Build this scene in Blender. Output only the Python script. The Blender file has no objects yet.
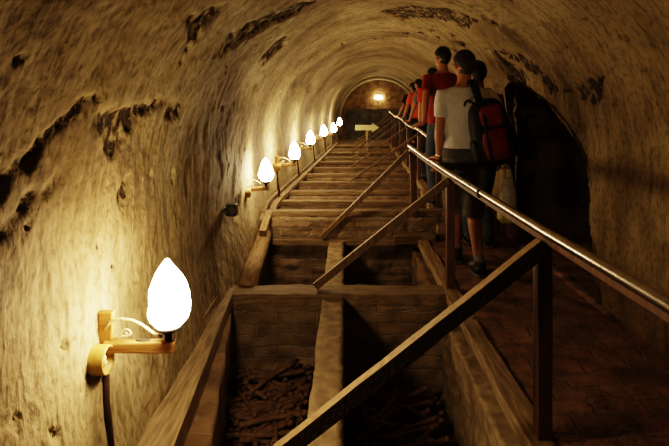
import bpy, bmesh, math, random
import numpy as np
from mathutils import Vector, Matrix, noise
C = bpy.context.scene.collection
R = random.Random(7)
V = Vector

# ------------------------------------------------------------------ materials
def nodes(name):
    m = bpy.data.materials.new(name); m.use_nodes = True
    nt = m.node_tree; nt.nodes.clear()
    return m, nt, nt.nodes, nt.links
def N(ns, t, **kw):
    n = ns.new(t)
    for k, v in kw.items():
        if k in n.inputs: n.inputs[k].default_value = v
        else: setattr(n, k, v)
    return n
def basic(name, c1, c2=None, scale=8, rough=.8, metal=0, bump=.3, stretch=(1,1,1), dist=.01, spec=.3, detail=6):
    m, nt, ns, ln = nodes(name)
    out = N(ns, 'ShaderNodeOutputMaterial'); b = N(ns, 'ShaderNodeBsdfPrincipled')
    b.inputs['Roughness'].default_value = rough; b.inputs['Metallic'].default_value = metal
    b.inputs['Specular IOR Level'].default_value = spec
    tc = N(ns, 'ShaderNodeTexCoord'); mp = N(ns, 'ShaderNodeMapping'); mp.inputs['Scale'].default_value = stretch
    nz = N(ns, 'ShaderNodeTexNoise'); nz.inputs['Scale'].default_value = scale; nz.inputs['Detail'].default_value = detail
    rp = N(ns, 'ShaderNodeValToRGB')
    c2 = c2 or tuple(x*.6 for x in c1)
    rp.color_ramp.elements[0].position = .32; rp.color_ramp.elements[1].position = .68
    rp.color_ramp.elements[0].color = (*c2, 1); rp.color_ramp.elements[1].color = (*c1, 1)
    bp = N(ns, 'ShaderNodeBump'); bp.inputs['Strength'].default_value = bump; bp.inputs['Distance'].default_value = dist
    ln.new(tc.outputs['Object'], mp.inputs[0]); ln.new(mp.outputs[0], nz.inputs[0]); ln.new(nz.outputs[0], rp.inputs[0])
    ln.new(rp.outputs[0], b.inputs['Base Color']); ln.new(nz.outputs[0], bp.inputs['Height']); ln.new(bp.outputs[0], b.inputs['Normal'])
    ln.new(b.outputs[0], out.inputs[0])
    return m

def plaster_mat():
    m, nt, ns, ln = nodes('old_lime_plaster')
    out = N(ns, 'ShaderNodeOutputMaterial'); b = N(ns, 'ShaderNodeBsdfPrincipled'); b.inputs['Roughness'].default_value = .85
    b.inputs['Specular IOR Level'].default_value = .2
    tc = N(ns, 'ShaderNodeTexCoord')
    def noise_(scale, st=(1,1,1), det=8, dis=0):
        mp = N(ns, 'ShaderNodeMapping'); mp.inputs['Scale'].default_value = st
        ln.new(tc.outputs['Object'], mp.inputs[0])
        n = N(ns, 'ShaderNodeTexNoise'); n.inputs['Scale'].default_value = scale; n.inputs['Detail'].default_value = det
        n.inputs['Distortion'].default_value = dis; ln.new(mp.outputs[0], n.inputs[0]); return n
    def ramp(src, stops):
        r = N(ns, 'ShaderNodeValToRGB'); e = r.color_ramp.elements
        e[0].position, e[0].color = stops[0][0], (*stops[0][1], 1); e[1].position, e[1].color = stops[-1][0], (*stops[-1][1], 1)
        for p, c in stops[1:-1]: x = e.new(p); x.color = (*c, 1)
        ln.new(src, r.inputs[0]); return r
    def mix(f, a, c, mode='MIX'):
        x = N(ns, 'ShaderNodeMix'); x.data_type = 'RGBA'; x.blend_type = mode
        if isinstance(f, float): x.inputs[0].default_value = f
        else: ln.new(f, x.inputs[0])
        ln.new(a, x.inputs[6]); ln.new(c, x.inputs[7]); return x.outputs[2]
    big = noise_(1.3, det=5, dis=.6); fine = noise_(26, (1, 1.5, 1), det=12); hoop = noise_(3.2, (1, 5, 1), det=12, dis=.8)
    base = ramp(big.outputs[0], [(.3, (.27, .205, .115)), (.5, (.44, .36, .22)), (.7, (.56, .48, .32))])
    gr = ramp(hoop.outputs[0], [(.36, (.42, .40, .30)), (.5, (.92, .88, .78)), (.62, (1, 1, 1))])
    fr = ramp(fine.outputs[0], [(.34, (.30, .27, .22)), (.46, (.8, .78, .72)), (.58, (1, 1, 1))])
    c = mix(.6, base.outputs[0], gr.outputs[0], 'MULTIPLY'); c = mix(.6, c, fr.outputs[0], 'MULTIPLY')
    # stains stored by the mesh (peeled spots, soot) -> dark brick
    at = N(ns, 'ShaderNodeAttribute'); at.attribute_name = 'exposed'
    bk = ramp(fine.outputs[0], [(.35, (.022, .015, .009)), (.65, (.13, .09, .055))])
    mk = N(ns, 'ShaderNodeMath', operation='MULTIPLY_ADD'); mk.inputs[1].default_value = 3.2
    jag = noise_(14, (1, 1.6, 1), det=9, dis=.8); sb = N(ns, 'ShaderNodeMath', operation='SUBTRACT'); sb.inputs[1].default_value = .5
    ln.new(jag.outputs[0], sb.inputs[0]); ln.new(sb.outputs[0], mk.inputs[0]); gt = N(ns, 'ShaderNodeMath', operation='MULTIPLY'); ln.new(at.outputs['Fac'], gt.inputs[0]); ln.new(mk.outputs[0], gt.inputs[1]); mk.inputs[2].default_value = .78
    mr = N(ns, 'ShaderNodeMapRange'); mr.inputs[1].default_value = .52; mr.inputs[2].default_value = .66; ln.new(gt.outputs[0], mr.inputs[0])
    c = mix(mr.outputs[0], c, bk.outputs[0])
    at2 = N(ns, 'ShaderNodeAttribute'); at2.attribute_name = 'grime_shade'
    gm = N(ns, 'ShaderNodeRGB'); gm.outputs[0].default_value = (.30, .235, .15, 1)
    c = mix(at2.outputs['Fac'], c, gm.outputs[0], 'MULTIPLY')  # mesh mask darkens the plaster: grime blotches plus painted shade
    ln.new(c, b.inputs['Base Color'])
    ad = N(ns, 'ShaderNodeMath', operation='ADD'); ln.new(fine.outputs[0], ad.inputs[0]); ln.new(hoop.outputs[0], ad.inputs[1])
    bp = N(ns, 'ShaderNodeBump'); bp.inputs['Strength'].default_value = .7; bp.inputs['Distance'].default_value = .012
    ad2 = N(ns, 'ShaderNodeMath', operation='MULTIPLY_ADD'); ad2.inputs[1].default_value = -1.2
    ln.new(mr.outputs[0], ad2.inputs[0]); ln.new(ad.outputs[0], ad2.inputs[2]); ln.new(ad2.outputs[0], bp.inputs['Height'])
    pk = noise_(32, det=6); bp2 = N(ns, 'ShaderNodeBump'); bp2.inputs['Strength'].default_value = .7; bp2.inputs['Distance'].default_value = .008
    ln.new(pk.outputs[0], bp2.inputs['Height']); ln.new(bp.outputs[0], bp2.inputs['Normal'])
    ln.new(bp2.outputs[0], b.inputs['Normal']); ln.new(b.outputs[0], out.inputs[0])
    return m

def brick_mat(name, c1, c2, mortar, axis='XZ', bw=.24, bh=.075, bump=.6):
    m, nt, ns, ln = nodes(name)
    out = N(ns, 'ShaderNodeOutputMaterial'); b = N(ns, 'ShaderNodeBsdfPrincipled'); b.inputs['Roughness'].default_value = .9
    b.inputs['Specular IOR Level'].default_value = .2
    tc = N(ns, 'ShaderNodeTexCoord'); sp = N(ns, 'ShaderNodeSeparateXYZ'); cb = N(ns, 'ShaderNodeCombineXYZ')
    ln.new(tc.outputs['Object'], sp.inputs[0])
    ln.new(sp.outputs[axis[0]], cb.inputs[0]); ln.new(sp.outputs[axis[1]], cb.inputs[1])
    nz = N(ns, 'ShaderNodeTexNoise'); nz.inputs['Scale'].default_value = 7; nz.inputs['Detail'].default_value = 8
    ln.new(tc.outputs['Object'], nz.inputs[0])
    vm = N(ns, 'ShaderNodeVectorMath', operation='SCALE'); vm.inputs['Scale'].default_value = .11
    ln.new(nz.outputs['Color'], vm.inputs[0])
    va = N(ns, 'ShaderNodeVectorMath', operation='ADD'); ln.new(cb.outputs[0], va.inputs[0]); ln.new(vm.outputs[0], va.inputs[1])
    br = N(ns, 'ShaderNodeTexBrick'); br.inputs['Scale'].default_value = 1
    br.inputs['Brick Width'].default_value = bw; br.inputs['Row Height'].default_value = bh; br.inputs['Mortar Size'].default_value = .008
    br.inputs['Mortar Smooth'].default_value = .6
    br.inputs['Color1'].default_value = (*c1, 1); br.inputs['Color2'].default_value = (*c2, 1); br.inputs['Mortar'].default_value = (*mortar, 1)
    ln.new(va.outputs[0], br.inputs[0])
    rp = N(ns, 'ShaderNodeValToRGB'); rp.color_ramp.elements[0].position = .3; rp.color_ramp.elements[1].position = .65
    rp.color_ramp.elements[0].color = (.35, .32, .3, 1); rp.color_ramp.elements[1].color = (1, 1, 1, 1)
    ln.new(nz.outputs[0], rp.inputs[0])
    mx = N(ns, 'ShaderNodeMix'); mx.data_type = 'RGBA'; mx.blend_type = 'MULTIPLY'; mx.inputs[0].default_value = .85
    ln.new(br.outputs[0], mx.inputs[6]); ln.new(rp.outputs[0], mx.inputs[7]); ln.new(mx.outputs[2], b.inputs['Base Color'])
    n2 = N(ns, 'ShaderNodeTexNoise'); n2.inputs['Scale'].default_value = 30; n2.inputs['Detail'].default_value = 6; ln.new(tc.outputs['Object'], n2.inputs[0])
    ml = N(ns, 'ShaderNodeMath', operation='MULTIPLY_ADD'); ml.inputs[1].default_value = -.8
    ln.new(br.outputs['Fac'], ml.inputs[0]); ln.new(n2.outputs[0], ml.inputs[2])
    bp = N(ns, 'ShaderNodeBump'); bp.inputs['Strength'].default_value = bump; bp.inputs['Distance'].default_value = .012
    ln.new(ml.outputs[0], bp.inputs['Height']); ln.new(bp.outputs[0], b.inputs['Normal'])
    ln.new(b.outputs[0], out.inputs[0]); return m

def glow(name, col, s):
    m, nt, ns, ln = nodes(name)
    out = N(ns, 'ShaderNodeOutputMaterial'); e = N(ns, 'ShaderNodeEmission'); e.inputs[0].default_value = (*col, 1); e.inputs[1].default_value = s
    ln.new(e.outputs[0], out.inputs[0]); return m

M = {}
M['plaster'] = plaster_mat()
M['brick_x'] = brick_mat('pit_brick', (.33, .24, .15), (.24, .17, .10), (.36, .29, .20), 'XZ', .30, .085, 1.0)
M['brick_y'] = brick_mat('side_brick', (.25, .165, .09), (.18, .115, .06), (.25, .19, .12), 'YZ')
M['floor'] = brick_mat('walkway_brick', (.27, .145, .085), (.19, .11, .065), (.17, .125, .08), 'XY', .26, .13, .8)
M['end'] = brick_mat('end_wall_brick', (.40, .25, .12), (.28, .17, .08), (.30, .22, .12), 'XZ', .26, .08)
M['earth'] = basic('dusty_earth', (.10, .065, .038), (.05, .032, .02), 9, .95, bump=.8, dist=.03)
M['dust'] = basic('dusty_masonry_top', (.36, .27, .16), (.19, .135, .08), 14, .9, bump=.9, dist=.015)
M['plank'] = basic('old_plank', (.25, .175, .095), (.12, .08, .043), 6, .8, bump=.5, stretch=(1, 9, 9))
M['plank_y'] = basic('old_board', (.34, .245, .14), (.16, .11, .06), 6, .8, bump=.5, stretch=(9, 1, 9))
M['log'] = basic('weathered_log', (.36, .25, .13), (.20, .13, .065), 7, .85, bump=.7, stretch=(6, 1, 6))
M['post'] = basic('brown_post', (.13, .062, .028), (.07, .034, .016), 5, .55, bump=.25, stretch=(8, 8, 1))
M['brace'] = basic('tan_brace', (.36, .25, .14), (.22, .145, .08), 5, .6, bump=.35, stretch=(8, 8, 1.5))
M['brace_side'] = basic('shaded_brace_side', (.17, .11, .06), (.09, .055, .03), 5, .7, bump=.3, stretch=(8, 8, 1.5))  # darker copy of the brace wood, shade painted on the side faces
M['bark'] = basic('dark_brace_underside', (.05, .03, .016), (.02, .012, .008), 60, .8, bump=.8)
M['steel'] = basic('polished_rail', (.62, .56, .50), (.45, .40, .35), 30, .25, metal=1, bump=.05, spec=.5)
M['ochre'] = basic('ochre_paint', (.42, .27, .07), (.26, .16, .04), 20, .45, bump=.3)
M['arm'] = basic('lamp_arm_wood', (.38, .21, .07), (.24, .12, .035), 12, .55, bump=.3, stretch=(1, 6, 6))
M['wire'] = basic('pale_wire', (.55, .45, .28), (.45, .36, .2), 10, .4)
M['dark'] = basic('dark_metal', (.03, .026, .02), (.015, .012, .01), 20, .5)
M['conduit'] = basic('brown_conduit', (.075, .042, .022), (.04, .022, .012), 20, .6)
M['glass'] = glow('lit_flame_globe', (1, .74, .43), 112)
M['bulb'] = glow('lit_bulkhead', (1, .76, .42), 60)
M['arrow'] = basic('pale_arrow', (.62, .60, .34), (.52, .50, .28), 8, .6, bump=.05)
M['bone'] = basic('old_bone', (.25, .15, .09), (.12, .07, .043), 22, .75, bump=.5)
M['skin'] = basic('skin', (.42, .20, .11), (.36, .17, .09), 14, .55, bump=.05)
M['hair'] = basic('black_hair', (.012, .008, .006), (.006, .004, .003), 60, .5, bump=.6, stretch=(4, 4, 1))
M['hair_grey'] = basic('greying_hair', (.05, .035, .024), (.02, .014, .01), 70, .6, bump=.6, stretch=(4, 4, 1))
M['hair_brown'] = basic('brown_hair', (.09, .05, .022), (.05, .028, .013), 60, .6, bump=.6, stretch=(4, 4, 1))
M['white_cloth'] = basic('white_cotton', (.62, .60, .58), (.54, .52, .50), 5, .9, bump=.3, dist=.02)
M['band'] = basic('grey_band', (.10, .095, .09), None, 8, .9)
M['camo'] = basic('camo_cotton', (.15, .14, .11), (.065, .06, .05), 14, .9, detail=2)
M['maroon'] = basic('maroon_cotton', (.23, .022, .014), (.15, .013, .01), 8, .85)
M['red'] = basic('red_cotton', (.50, .045, .02), (.38, .03, .015), 8, .85)
M['orange'] = basic('orange_cotton', (.75, .13, .035), (.6, .10, .03), 8, .85)
M['navy'] = basic('navy_cotton', (.018, .018, .028), None, 8, .9)
M['grey_blue'] = basic('greyblue_cotton', (.17, .18, .17), (.12, .13, .13), 8, .9)
M['jeans'] = basic('blue_jeans', (.06, .075, .10), (.035, .045, .065), 30, .9)
M['shoe'] = basic('dark_shoe', (.02, .016, .013), None, 20, .6)
M['sole'] = basic('pale_sole', (.10, .09, .075), None, 20, .7)
M['sock'] = basic('grey_sock', (.2, .19, .17), None, 20, .9)
M['pack'] = basic('black_nylon', (.012, .010, .010), (.007, .006, .006), 30, .65, bump=.3)
M['pack_red'] = basic('red_nylon', (.20, .012, .012), (.11, .008, .008), 12, .6, bump=.4)
M['bag'] = basic('white_plastic_bag', (.45, .42, .34), (.24, .22, .17), 14, .45, bump=.6, dist=.02)
M['bag_y'] = basic('yellow_plastic_bag', (.50, .42, .10), (.3, .25, .06), 14, .45, bump=.6, dist=.02)
M['eye'] = basic('eye', (.5, .45, .4), None, 5, .3)

# ------------------------------------------------------------------ object helpers
def link(name, me, mat, parent=None):
    o = bpy.data.objects.new(name, me); C.objects.link(o)
    if mat:
        if isinstance(mat, (list, tuple)):
            for x in mat: me.materials.append(x)
        else: me.materials.append(mat)
    if parent: o.parent = parent
    return o
def fin(name, bm, mat, parent=None, smooth=False, bevel=0):
    me = bpy.data.meshes.new(name); bmesh.ops.recalc_face_normals(bm, faces=bm.faces)
    bm.to_mesh(me); bm.free()
    if smooth:
        for p in me.polygons: p.use_smooth = True
    o = link(name, me, mat, parent)
    if bevel:
        b = o.modifiers.new('b', 'BEVEL'); b.width = bevel; b.segments = 2; b.limit_method = 'ANGLE'
    return o
def tag(o, label, cat, group=None):
    o['label'] = label; o['category'] = cat
    if group: o['group'] = group
    return o
def struct(o): o['kind'] = 'structure'; return o
def empty(name, loc, label, cat, group=None):
    o = bpy.data.objects.new(name, None); C.objects.link(o); o.location = loc
    o.empty_display_size = .1
    return tag(o, label, cat, group)
def frame(d):
    d = V(d).normalized(); up = V((0, 0, 1)) if abs(d.z) < .95 else V((0, 1, 0))
    s = d.cross(up).normalized(); return s, s.cross(d).normalized(), d
def tube(bm, pts, rad, seg=14, caps=True, flat=1.0):
    pts = [V(p) for p in pts]; n = len(pts)
    if not isinstance(rad, (list, tuple)): rad = [rad]*n
    rings = []; ps = None
    for i, p in enumerate(pts):
        d = (pts[min(i+1, n-1)] - pts[max(i-1, 0)])
        s, u, d = frame(d)
        if ps is not None:
            s = (ps - d*ps.dot(d)).normalized(); u = s.cross(d)
        ps = s
        rings.append([bm.verts.new(p + s*math.cos(a)*rad[i] + u*math.sin(a)*rad[i]*flat) for a in [2*math.pi*k/seg for k in range(seg)]])
    for a, b in zip(rings, rings[1:]):
        for k in range(seg): bm.faces.new((a[k], a[(k+1) % seg], b[(k+1) % seg], b[k]))
    if caps: bm.faces.new(rings[0][::-1]); bm.faces.new(rings[-1])
def beam(bm, a, b, w, h, up=(0, 0, 1), n=1, jit=0, seed=0):
    a, b = V(a), V(b); d = (b-a).normalized(); up = V(up); s = d.cross(up).normalized(); u = s.cross(d).normalized()
    rr = random.Random(seed); rings = []
    for i in range(n+1):
        p = a.lerp(b, i/n); ww = w*(1+rr.uniform(-jit, jit)); hh = h*(1+rr.uniform(-jit, jit))
        p = p + s*rr.uniform(-jit, jit)*w*.3 + u*rr.uniform(-jit, jit)*h*.3
        rings.append([bm.verts.new(p+s*x*ww/2+u*y*hh/2) for x, y in ((-1, -1), (1, -1), (1, 1), (-1, 1))])
    for r, q in zip(rings, rings[1:]):
        for k in range(4): bm.faces.new((r[k], r[(k+1) % 4], q[(k+1) % 4], q[k]))
    bm.faces.new(rings[0][::-1]); bm.faces.new(rings[-1])
def ell(bm, c, r, rot=None, seg=16, rings=10):
    res = bmesh.ops.create_uvsphere(bm, u_segments=seg, v_segments=rings, radius=1)
    m = Matrix.Translation(V(c)) @ (rot.to_4x4() if rot else Matrix.Identity(4)) @ Matrix.Diagonal((*r, 1))
    bmesh.ops.transform(bm, matrix=m, verts=res['verts'])
    return res['verts']
def box(bm, x0, x1, y0, y1, z0, z1):
    v = [bm.verts.new((x, y, z)) for z in (z0, z1) for y in (y0, y1) for x in (x0, x1)]
    for f in ((0, 1, 3, 2), (4, 6, 7, 5), (0, 4, 5, 1), (2, 3, 7, 6), (0, 2, 6, 4), (1, 5, 7, 3)): bm.faces.new([v[i] for i in f])
def rough_box(x0, x1, y0, y1, z0, z1, res=.03, amp=.01, brick=None, seed=0, topfn=None):
    """box gridded at `res`, every vertex pushed by noise; side faces get recessed mortar joints"""
    bm = bmesh.new(); nx, ny, nz = [max(1, min(160, int(round((b-a)/res)))) for a, b in ((x0, x1), (y0, y1), (z0, z1))]
    cache = {}
    def vert(i, j, k):
        key = (i, j, k)
        if key in cache: return cache[key]
        p = V((x0+(x1-x0)*i/nx, y0+(y1-y0)*j/ny, z0+(z1-z0)*k/nz))
        nrm = V(((i == nx)-(i == 0), (j == ny)-(j == 0), (k == nz)-(k == 0)))
        q = p*3+V((seed*7.1, 0, 0)); q2 = p*14+V((seed*3.1, 0, 0))
        d = noise.noise(q)*amp + noise.noise(q2)*amp*.5 + noise.noise(p*40)*amp*.3
        if brick and k != nz:
            bw, bh = brick; row = math.floor(p.z/bh)
            al = (p.x if nrm.y else p.y) + (bw/2 if row % 2 else 0)
            fz = p.z/bh-row; fa = al/bw-math.floor(al/bw)
            if fz < .16 or fa < .06: d -= .010
            else: d += (noise.cell(V((math.floor(al/bw)+.5, row+.5, seed+.5)))-.5)*.012
        ln_ = nrm.length or 1
        p = p + nrm/ln_*d
        if k == nz and topfn: p.z += topfn(p)
        cache[key] = bm.verts.new(p); return cache[key]
    def grid(f, na, nb):
        for a in range(na):
            for b in range(nb): bm.faces.new((f(a, b), f(a+1, b), f(a+1, b+1), f(a, b+1)))
    grid(lambda a, b: vert(a, b, nz), nx, ny); grid(lambda a, b: vert(a, b, 0), nx, ny)
    grid(lambda a, b: vert(a, 0, b), nx, nz); grid(lambda a, b: vert(a, ny, b), nx, nz)
    grid(lambda a, b: vert(0, a, b), ny, nz); grid(lambda a, b: vert(nx, a, b), ny, nz)
    return bm
def bend(y): return .063*max(0, y-6)

# ------------------------------------------------------------------ vault shell
RAD = 1.33; CX = .42; ZS = 1.0; YEND = 17.4
rng = np.random.RandomState(3)
_perm = rng.rand(512, 512)
def vnoise(a, b):
    ia, ib = np.floor(a).astype(int), np.floor(b).astype(int); fa, fb = a-ia, b-ib
    fa, fb = fa*fa*(3-2*fa), fb*fb*(3-2*fb)
    g = lambda i, j: _perm[i % 512, j % 512]
    return (g(ia, ib)*(1-fa)+g(ia+1, ib)*fa)*(1-fb)+(g(ia, ib+1)*(1-fa)+g(ia+1, ib+1)*fa)*fb - .5
def fbm(a, b, o=5, g=.55):
    r = 0; am = 1
    for k in range(o): r = r + am*vnoise(a*2**k+17.3*k, b*2**k+5.1*k); am *= g
    return r
ARC = math.pi*RAD
zl = np.linspace(-1.0, 1.0, 90)[:-1] - 1.0           # unrolled coordinate w: left wall -2..0, arc 0..ARC, right wall ARC..ARC+2
w = np.concatenate([zl, np.linspace(0, ARC, 320), ARC + np.linspace(0, 2.0, 90)[1:]])
ys = [-3.0]
while ys[-1] < YEND:
    y = ys[-1]; ys.append(y + (.16 if y < .4 else .013 + .012*max(0, y-3)*.6))
ys[-1] = YEND; ys = np.array(ys)
W, Y = np.meshgrid(w, ys)
def inpoly(px, py, poly):
    ins = np.zeros(px.shape, bool); n = len(poly)
    for i in range(n):
        x1, y1 = poly[i]; x2, y2 = poly[(i+1) % n]
        c = ((y1 > py) != (y2 > py)) & (px < (x2-x1)*(py-y1)/((y2-y1) or 1e-9)+x1); ins ^= c
    return ins
D = lambda deg: math.radians(deg)*RAD
patches = [  # places where the plaster has fallen, (w, y)
 [(D(6.7),1.36),(D(10.3),1.47),(D(15.3),1.63),(D(18.6),1.87),(D(17.6),1.84),(D(14.3),1.67),(D(10.2),1.52),(D(6.5),1.41),(D(5.4),1.34)],
 [(D(12.5),1.78),(D(14),1.85),(D(15.2),2.09),(D(17.4),2.34),(D(16.8),2.5),(D(15.2),2.30),(D(13.6),2.2),(D(11.5),2.25),(D(9.5),2.12),(D(7.2),1.99),(D(10.5),1.93)],
 [(D(17.2),2.5),(D(16.5),2.74),(D(12.9),2.72),(D(13.4),2.5)],
 [(D(34.3),2.2),(D(38.7),2.47),(D(37.9),2.58),(D(34.5),2.45),(D(31.3),2.5),(D(29.5),2.44),(D(32),2.33)],
 [(D(30),2.9),(D(35),2.95),(D(43.9),3.32),(D(56.5),3.66),(D(62),3.95),(D(54.9),3.97),(D(42.5),3.58),(D(32.8),3.25),(D(29.1),3.02)],
 [(D(34.1),4.27),(D(41.1),4.32),(D(47),4.61),(D(42.3),4.78),(D(33.9),4.55)],
 [(D(.1),2.08),(D(2.6),2.18),(D(2.2),2.24),(D(-1.5),2.16)],
 [(D(87),5.3),(D(108.4),4.75),(D(123.7),4.5),(D(125),5.0),(D(99.4),5.8)],
 [(D(157.1),3.72),(D(154.9),3.31),(D(162.3),3.37),(D(163.7),3.68)],
 [(D(138.5),4.85),(D(143),4.45),(D(152.4),4.2),(D(158.1),4.04),(D(160.2),3.5),(D(161.5),3.55),(D(159),4.18),(D(152),4.45),(D(143),4.8)],
 [(D(.3),1.26),(D(2.2),1.36),(D(4.6),1.52),(D(6.5),1.66),(D(6),1.68),(D(4),1.55),(D(1.6),1.40),(D(-.6),1.29)],
 [(D(3),1.02),(D(6),1.08),(D(9),1.16),(D(8.6),1.18),(D(5.4),1.1),(D(2.6),1.05)],
 [(D(-16),4.34),(D(-17),4.52),(D(-23),4.48),(D(-24),4.36)],
]
wob_w = fbm(W*10, Y*10, 6, .7)*.055; wob_y = fbm(W*10+40, Y*10+9, 6, .7)*.055
EXP = np.zeros(W.shape)
for p in patches: EXP = np.maximum(EXP, inpoly(W+wob_w*.8, Y+wob_y*.8, p).astype(float))
EXP *= (fbm(W*16+Y*5, Y*20, 5, .65) > -.42)
# brick showing along the ragged edge of the near vault's plaster
band_y = np.interp(W, [D(0), D(36), D(56), D(90), D(120), D(132), D(145), D(160)], [6.2, 6.9, 7.5, 7.76, 6.2, 5.3, 4.9, 4.9])
dist = np.abs(Y-band_y)
EXP = np.maximum(EXP, ((fbm(W*7+3, Y*5, 5, .65)+.30-dist*1.1 > .30) & (W > D(50)) & (W < D(165))).astype(float))
right = np.clip((W-D(85))/D(25), 0, 1)
EXP = np.maximum(EXP, ((fbm(W*5+9, Y*4+4, 6, .68) > .50) & (right > .5) & (W < D(172))).astype(float)*.8)
EXP = np.maximum(EXP, (np.abs(fbm(W*2.3+31, Y*2.0+8, 6, .6)) < .006*(Y < 5)).astype(float)*(fbm(W*2, Y*2+3, 2) > .05)*.8)
for _ in range(2):
    EXP[1:-1, 1:-1] = (EXP[1:-1, 1:-1]*2+EXP[:-2, 1:-1]+EXP[2:, 1:-1]+EXP[1:-1, :-2]+EXP[1:-1, 2:])/6
EXP = np.maximum(EXP, np.clip((fbm(W*8+11, Y*9+2, 5, .6)-.60)*9, 0, .85)*(Y < 7))
disp = fbm(W*1.5, Y*1.1, 4)*.045 + fbm(W*3+5+Y*1.5, Y*11, 4, .6)*.006 + fbm(W*20, Y*20, 4)*.005
disp -= EXP*(.026+fbm(W*12+Y*6, Y*16, 4, .6)*.016)
disp += np.where(Y > band_y, .035, 0)*np.clip((W-D(10))/.5, 0, 1)*-1
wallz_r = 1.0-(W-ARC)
GR = np.clip((W-D(95))/D(60), 0, 1)*.5  # shade on the vault's right side, painted as a darker tone
GR = np.maximum(GR, np.clip((.62-wallz_r+fbm(W*3, Y*3)*.15)/.35, 0, 1)*(W > ARC)*.97)  # right wall darker towards its foot
GR = np.maximum(GR, np.clip(1.02-(Y-1.0)*.42, 0, .72)*np.clip((W+1.6)/1.5, .35, 1)*(W < D(100)))  # near left side toned down, lamp falloff painted into the colour
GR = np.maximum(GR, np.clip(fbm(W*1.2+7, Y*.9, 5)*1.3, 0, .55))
GR = np.maximum(GR, np.clip(-.9-W, 0, .8))  # left wall darker towards its foot
bx = .063*np.maximum(0, Y-6)
th = W/RAD
r_ = RAD - (-disp)*-1  # outward for negative disp
r_ = RAD - disp
arcm = (W >= 0) & (W <= ARC)
X = np.where(W < 0, CX-RAD + disp + .12*np.clip(-W-.5, 0, 1.0), np.where(W > ARC, CX+RAD-disp, CX-r_*np.cos(th)))
Z = np.where(W < 0, 1+W, np.where(W > ARC, 1-(W-ARC), ZS+r_*np.sin(th)))
X = X+bx
niche = [(5.42, -.2), (5.42, 1.0), (5.38, 1.3), (5.2, 1.55), (5.0, 1.60), (4.63, 1.52), (4.29, 1.40), (4.0, 1.22), (3.74, 1.0), (3.62, .73), (3.6, -.2)]
nz_w = 2-(0)  # helper only
UP = np.where(W > ARC, 1-(W-ARC), 1+(ARC-W))    # height measured up the right side
hole = inpoly(Y+fbm(W*6, Y*6)*.05, UP+fbm(W*6+4, Y*6)*.05, niche)
P = np.stack([X, Y, Z], -1)
# normals of the whole grid, so the three meshes shade as one
du = np.gradient(P, axis=1); dv = np.gradient(P, axis=0); NR = np.cross(du, dv); NR /= np.linalg.norm(NR, axis=-1, keepdims=True)
if NR[100, 150] @ (np.array([CX, Y[100, 0], .5])-P[100, 150]) < 0: NR = -NR
def shell(name, i0, i1, cut=False):
    n = i1-i0+1; m = len(ys)
    idx = -np.ones((m, n), int)
    h = hole[:, i0:i1+1]; faces = []
    hs = (h[:-1, :-1] & h[1:, :-1] & h[:-1, 1:] & h[1:, 1:]) if cut else np.zeros((m-1, n-1), bool)
    ii = np.arange(m*n).reshape(m, n)
    fs = np.stack([ii[:-1, :-1], ii[:-1, 1:], ii[1:, 1:], ii[1:, :-1]], -1)[~hs]
    g0 = np.cross(P[0, 151]-P[0, 150], P[1, 150]-P[0, 150])
    if g0 @ NR[0, 150] < 0: fs = fs[:, ::-1]
    me = bpy.data.meshes.new(name)
    pts = P[:, i0:i1+1].reshape(-1, 3)
    me.from_pydata(pts.tolist(), [], fs.tolist())
    for nm, src in (('exposed', EXP), ('grime_shade', GR)):
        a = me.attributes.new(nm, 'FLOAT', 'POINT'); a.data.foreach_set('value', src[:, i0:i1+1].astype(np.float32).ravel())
    for p in me.polygons: p.use_smooth = True
    me.normals_split_custom_set_from_vertices(NR[:, i0:i1+1].reshape(-1, 3).tolist())
    o = link(name, me, M['plaster']); struct(o); return o
iA = len(zl); iB = iA+319
j_cut = int(np.searchsorted(w, D(140)))   # the arched opening lies in the right wall piece
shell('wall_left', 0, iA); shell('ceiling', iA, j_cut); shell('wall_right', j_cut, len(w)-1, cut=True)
# the side passage behind the arched opening
bm = bmesh.new(); ring = []
def wallpt(y, up): 
    if up <= 1: return V((CX+RAD, y, up))
    t = (up-1)/RAD; return V((CX+RAD*math.cos(t), y, 1+RAD*math.sin(t)))
outl = [(5.44, -.2), (5.44, .4), (5.44, 1.0), (5.40, 1.31), (5.22, 1.57), (5.0, 1.62), (4.63, 1.54), (4.29, 1.42), (4.0, 1.24), (3.72, 1.0), (3.60, .73), (3.58, .3), (3.58, -.2)]
prev = None
for dx, sc in ((-.03, 1.0), (.0, 1.02), (.12, .99), (.5, .97), (1.6, .97)):
    rr = []
    for y, up in outl:
        p = wallpt(y, up); p.x = max(p.x, CX+RAD-.33) if dx <= 0 else (p.x if dx < .1 else p.x)
        q = V((p.x+dx + (0 if dx < .4 else (CX+RAD-p.x)), 4.55+(p.y-4.55)*sc, p.z + noise.noise(p*3+V((dx*4, 0, 0)))*.02))
        rr.append(bm.verts.new(q))
    if prev:
        for a in range(len(rr)-1): bm.faces.new((prev[a], prev[a+1], rr[a+1], rr[a]))
    prev = rr
bm.faces.new(prev)
M['niche'] = basic('shaded_passage', (.13, .09, .055), (.07, .045, .03), 8, .95, bump=.9, dist=.03)  # dim passage interior: its shade is put into the base colour
struct(fin('wall_passage', bm, M['niche'], smooth=True))
struct(fin('floor_passage', rough_box(1.70, 3.3, 3.4, 5.6, -.3, .01, .08, .012), M['floor'], smooth=True))
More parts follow.
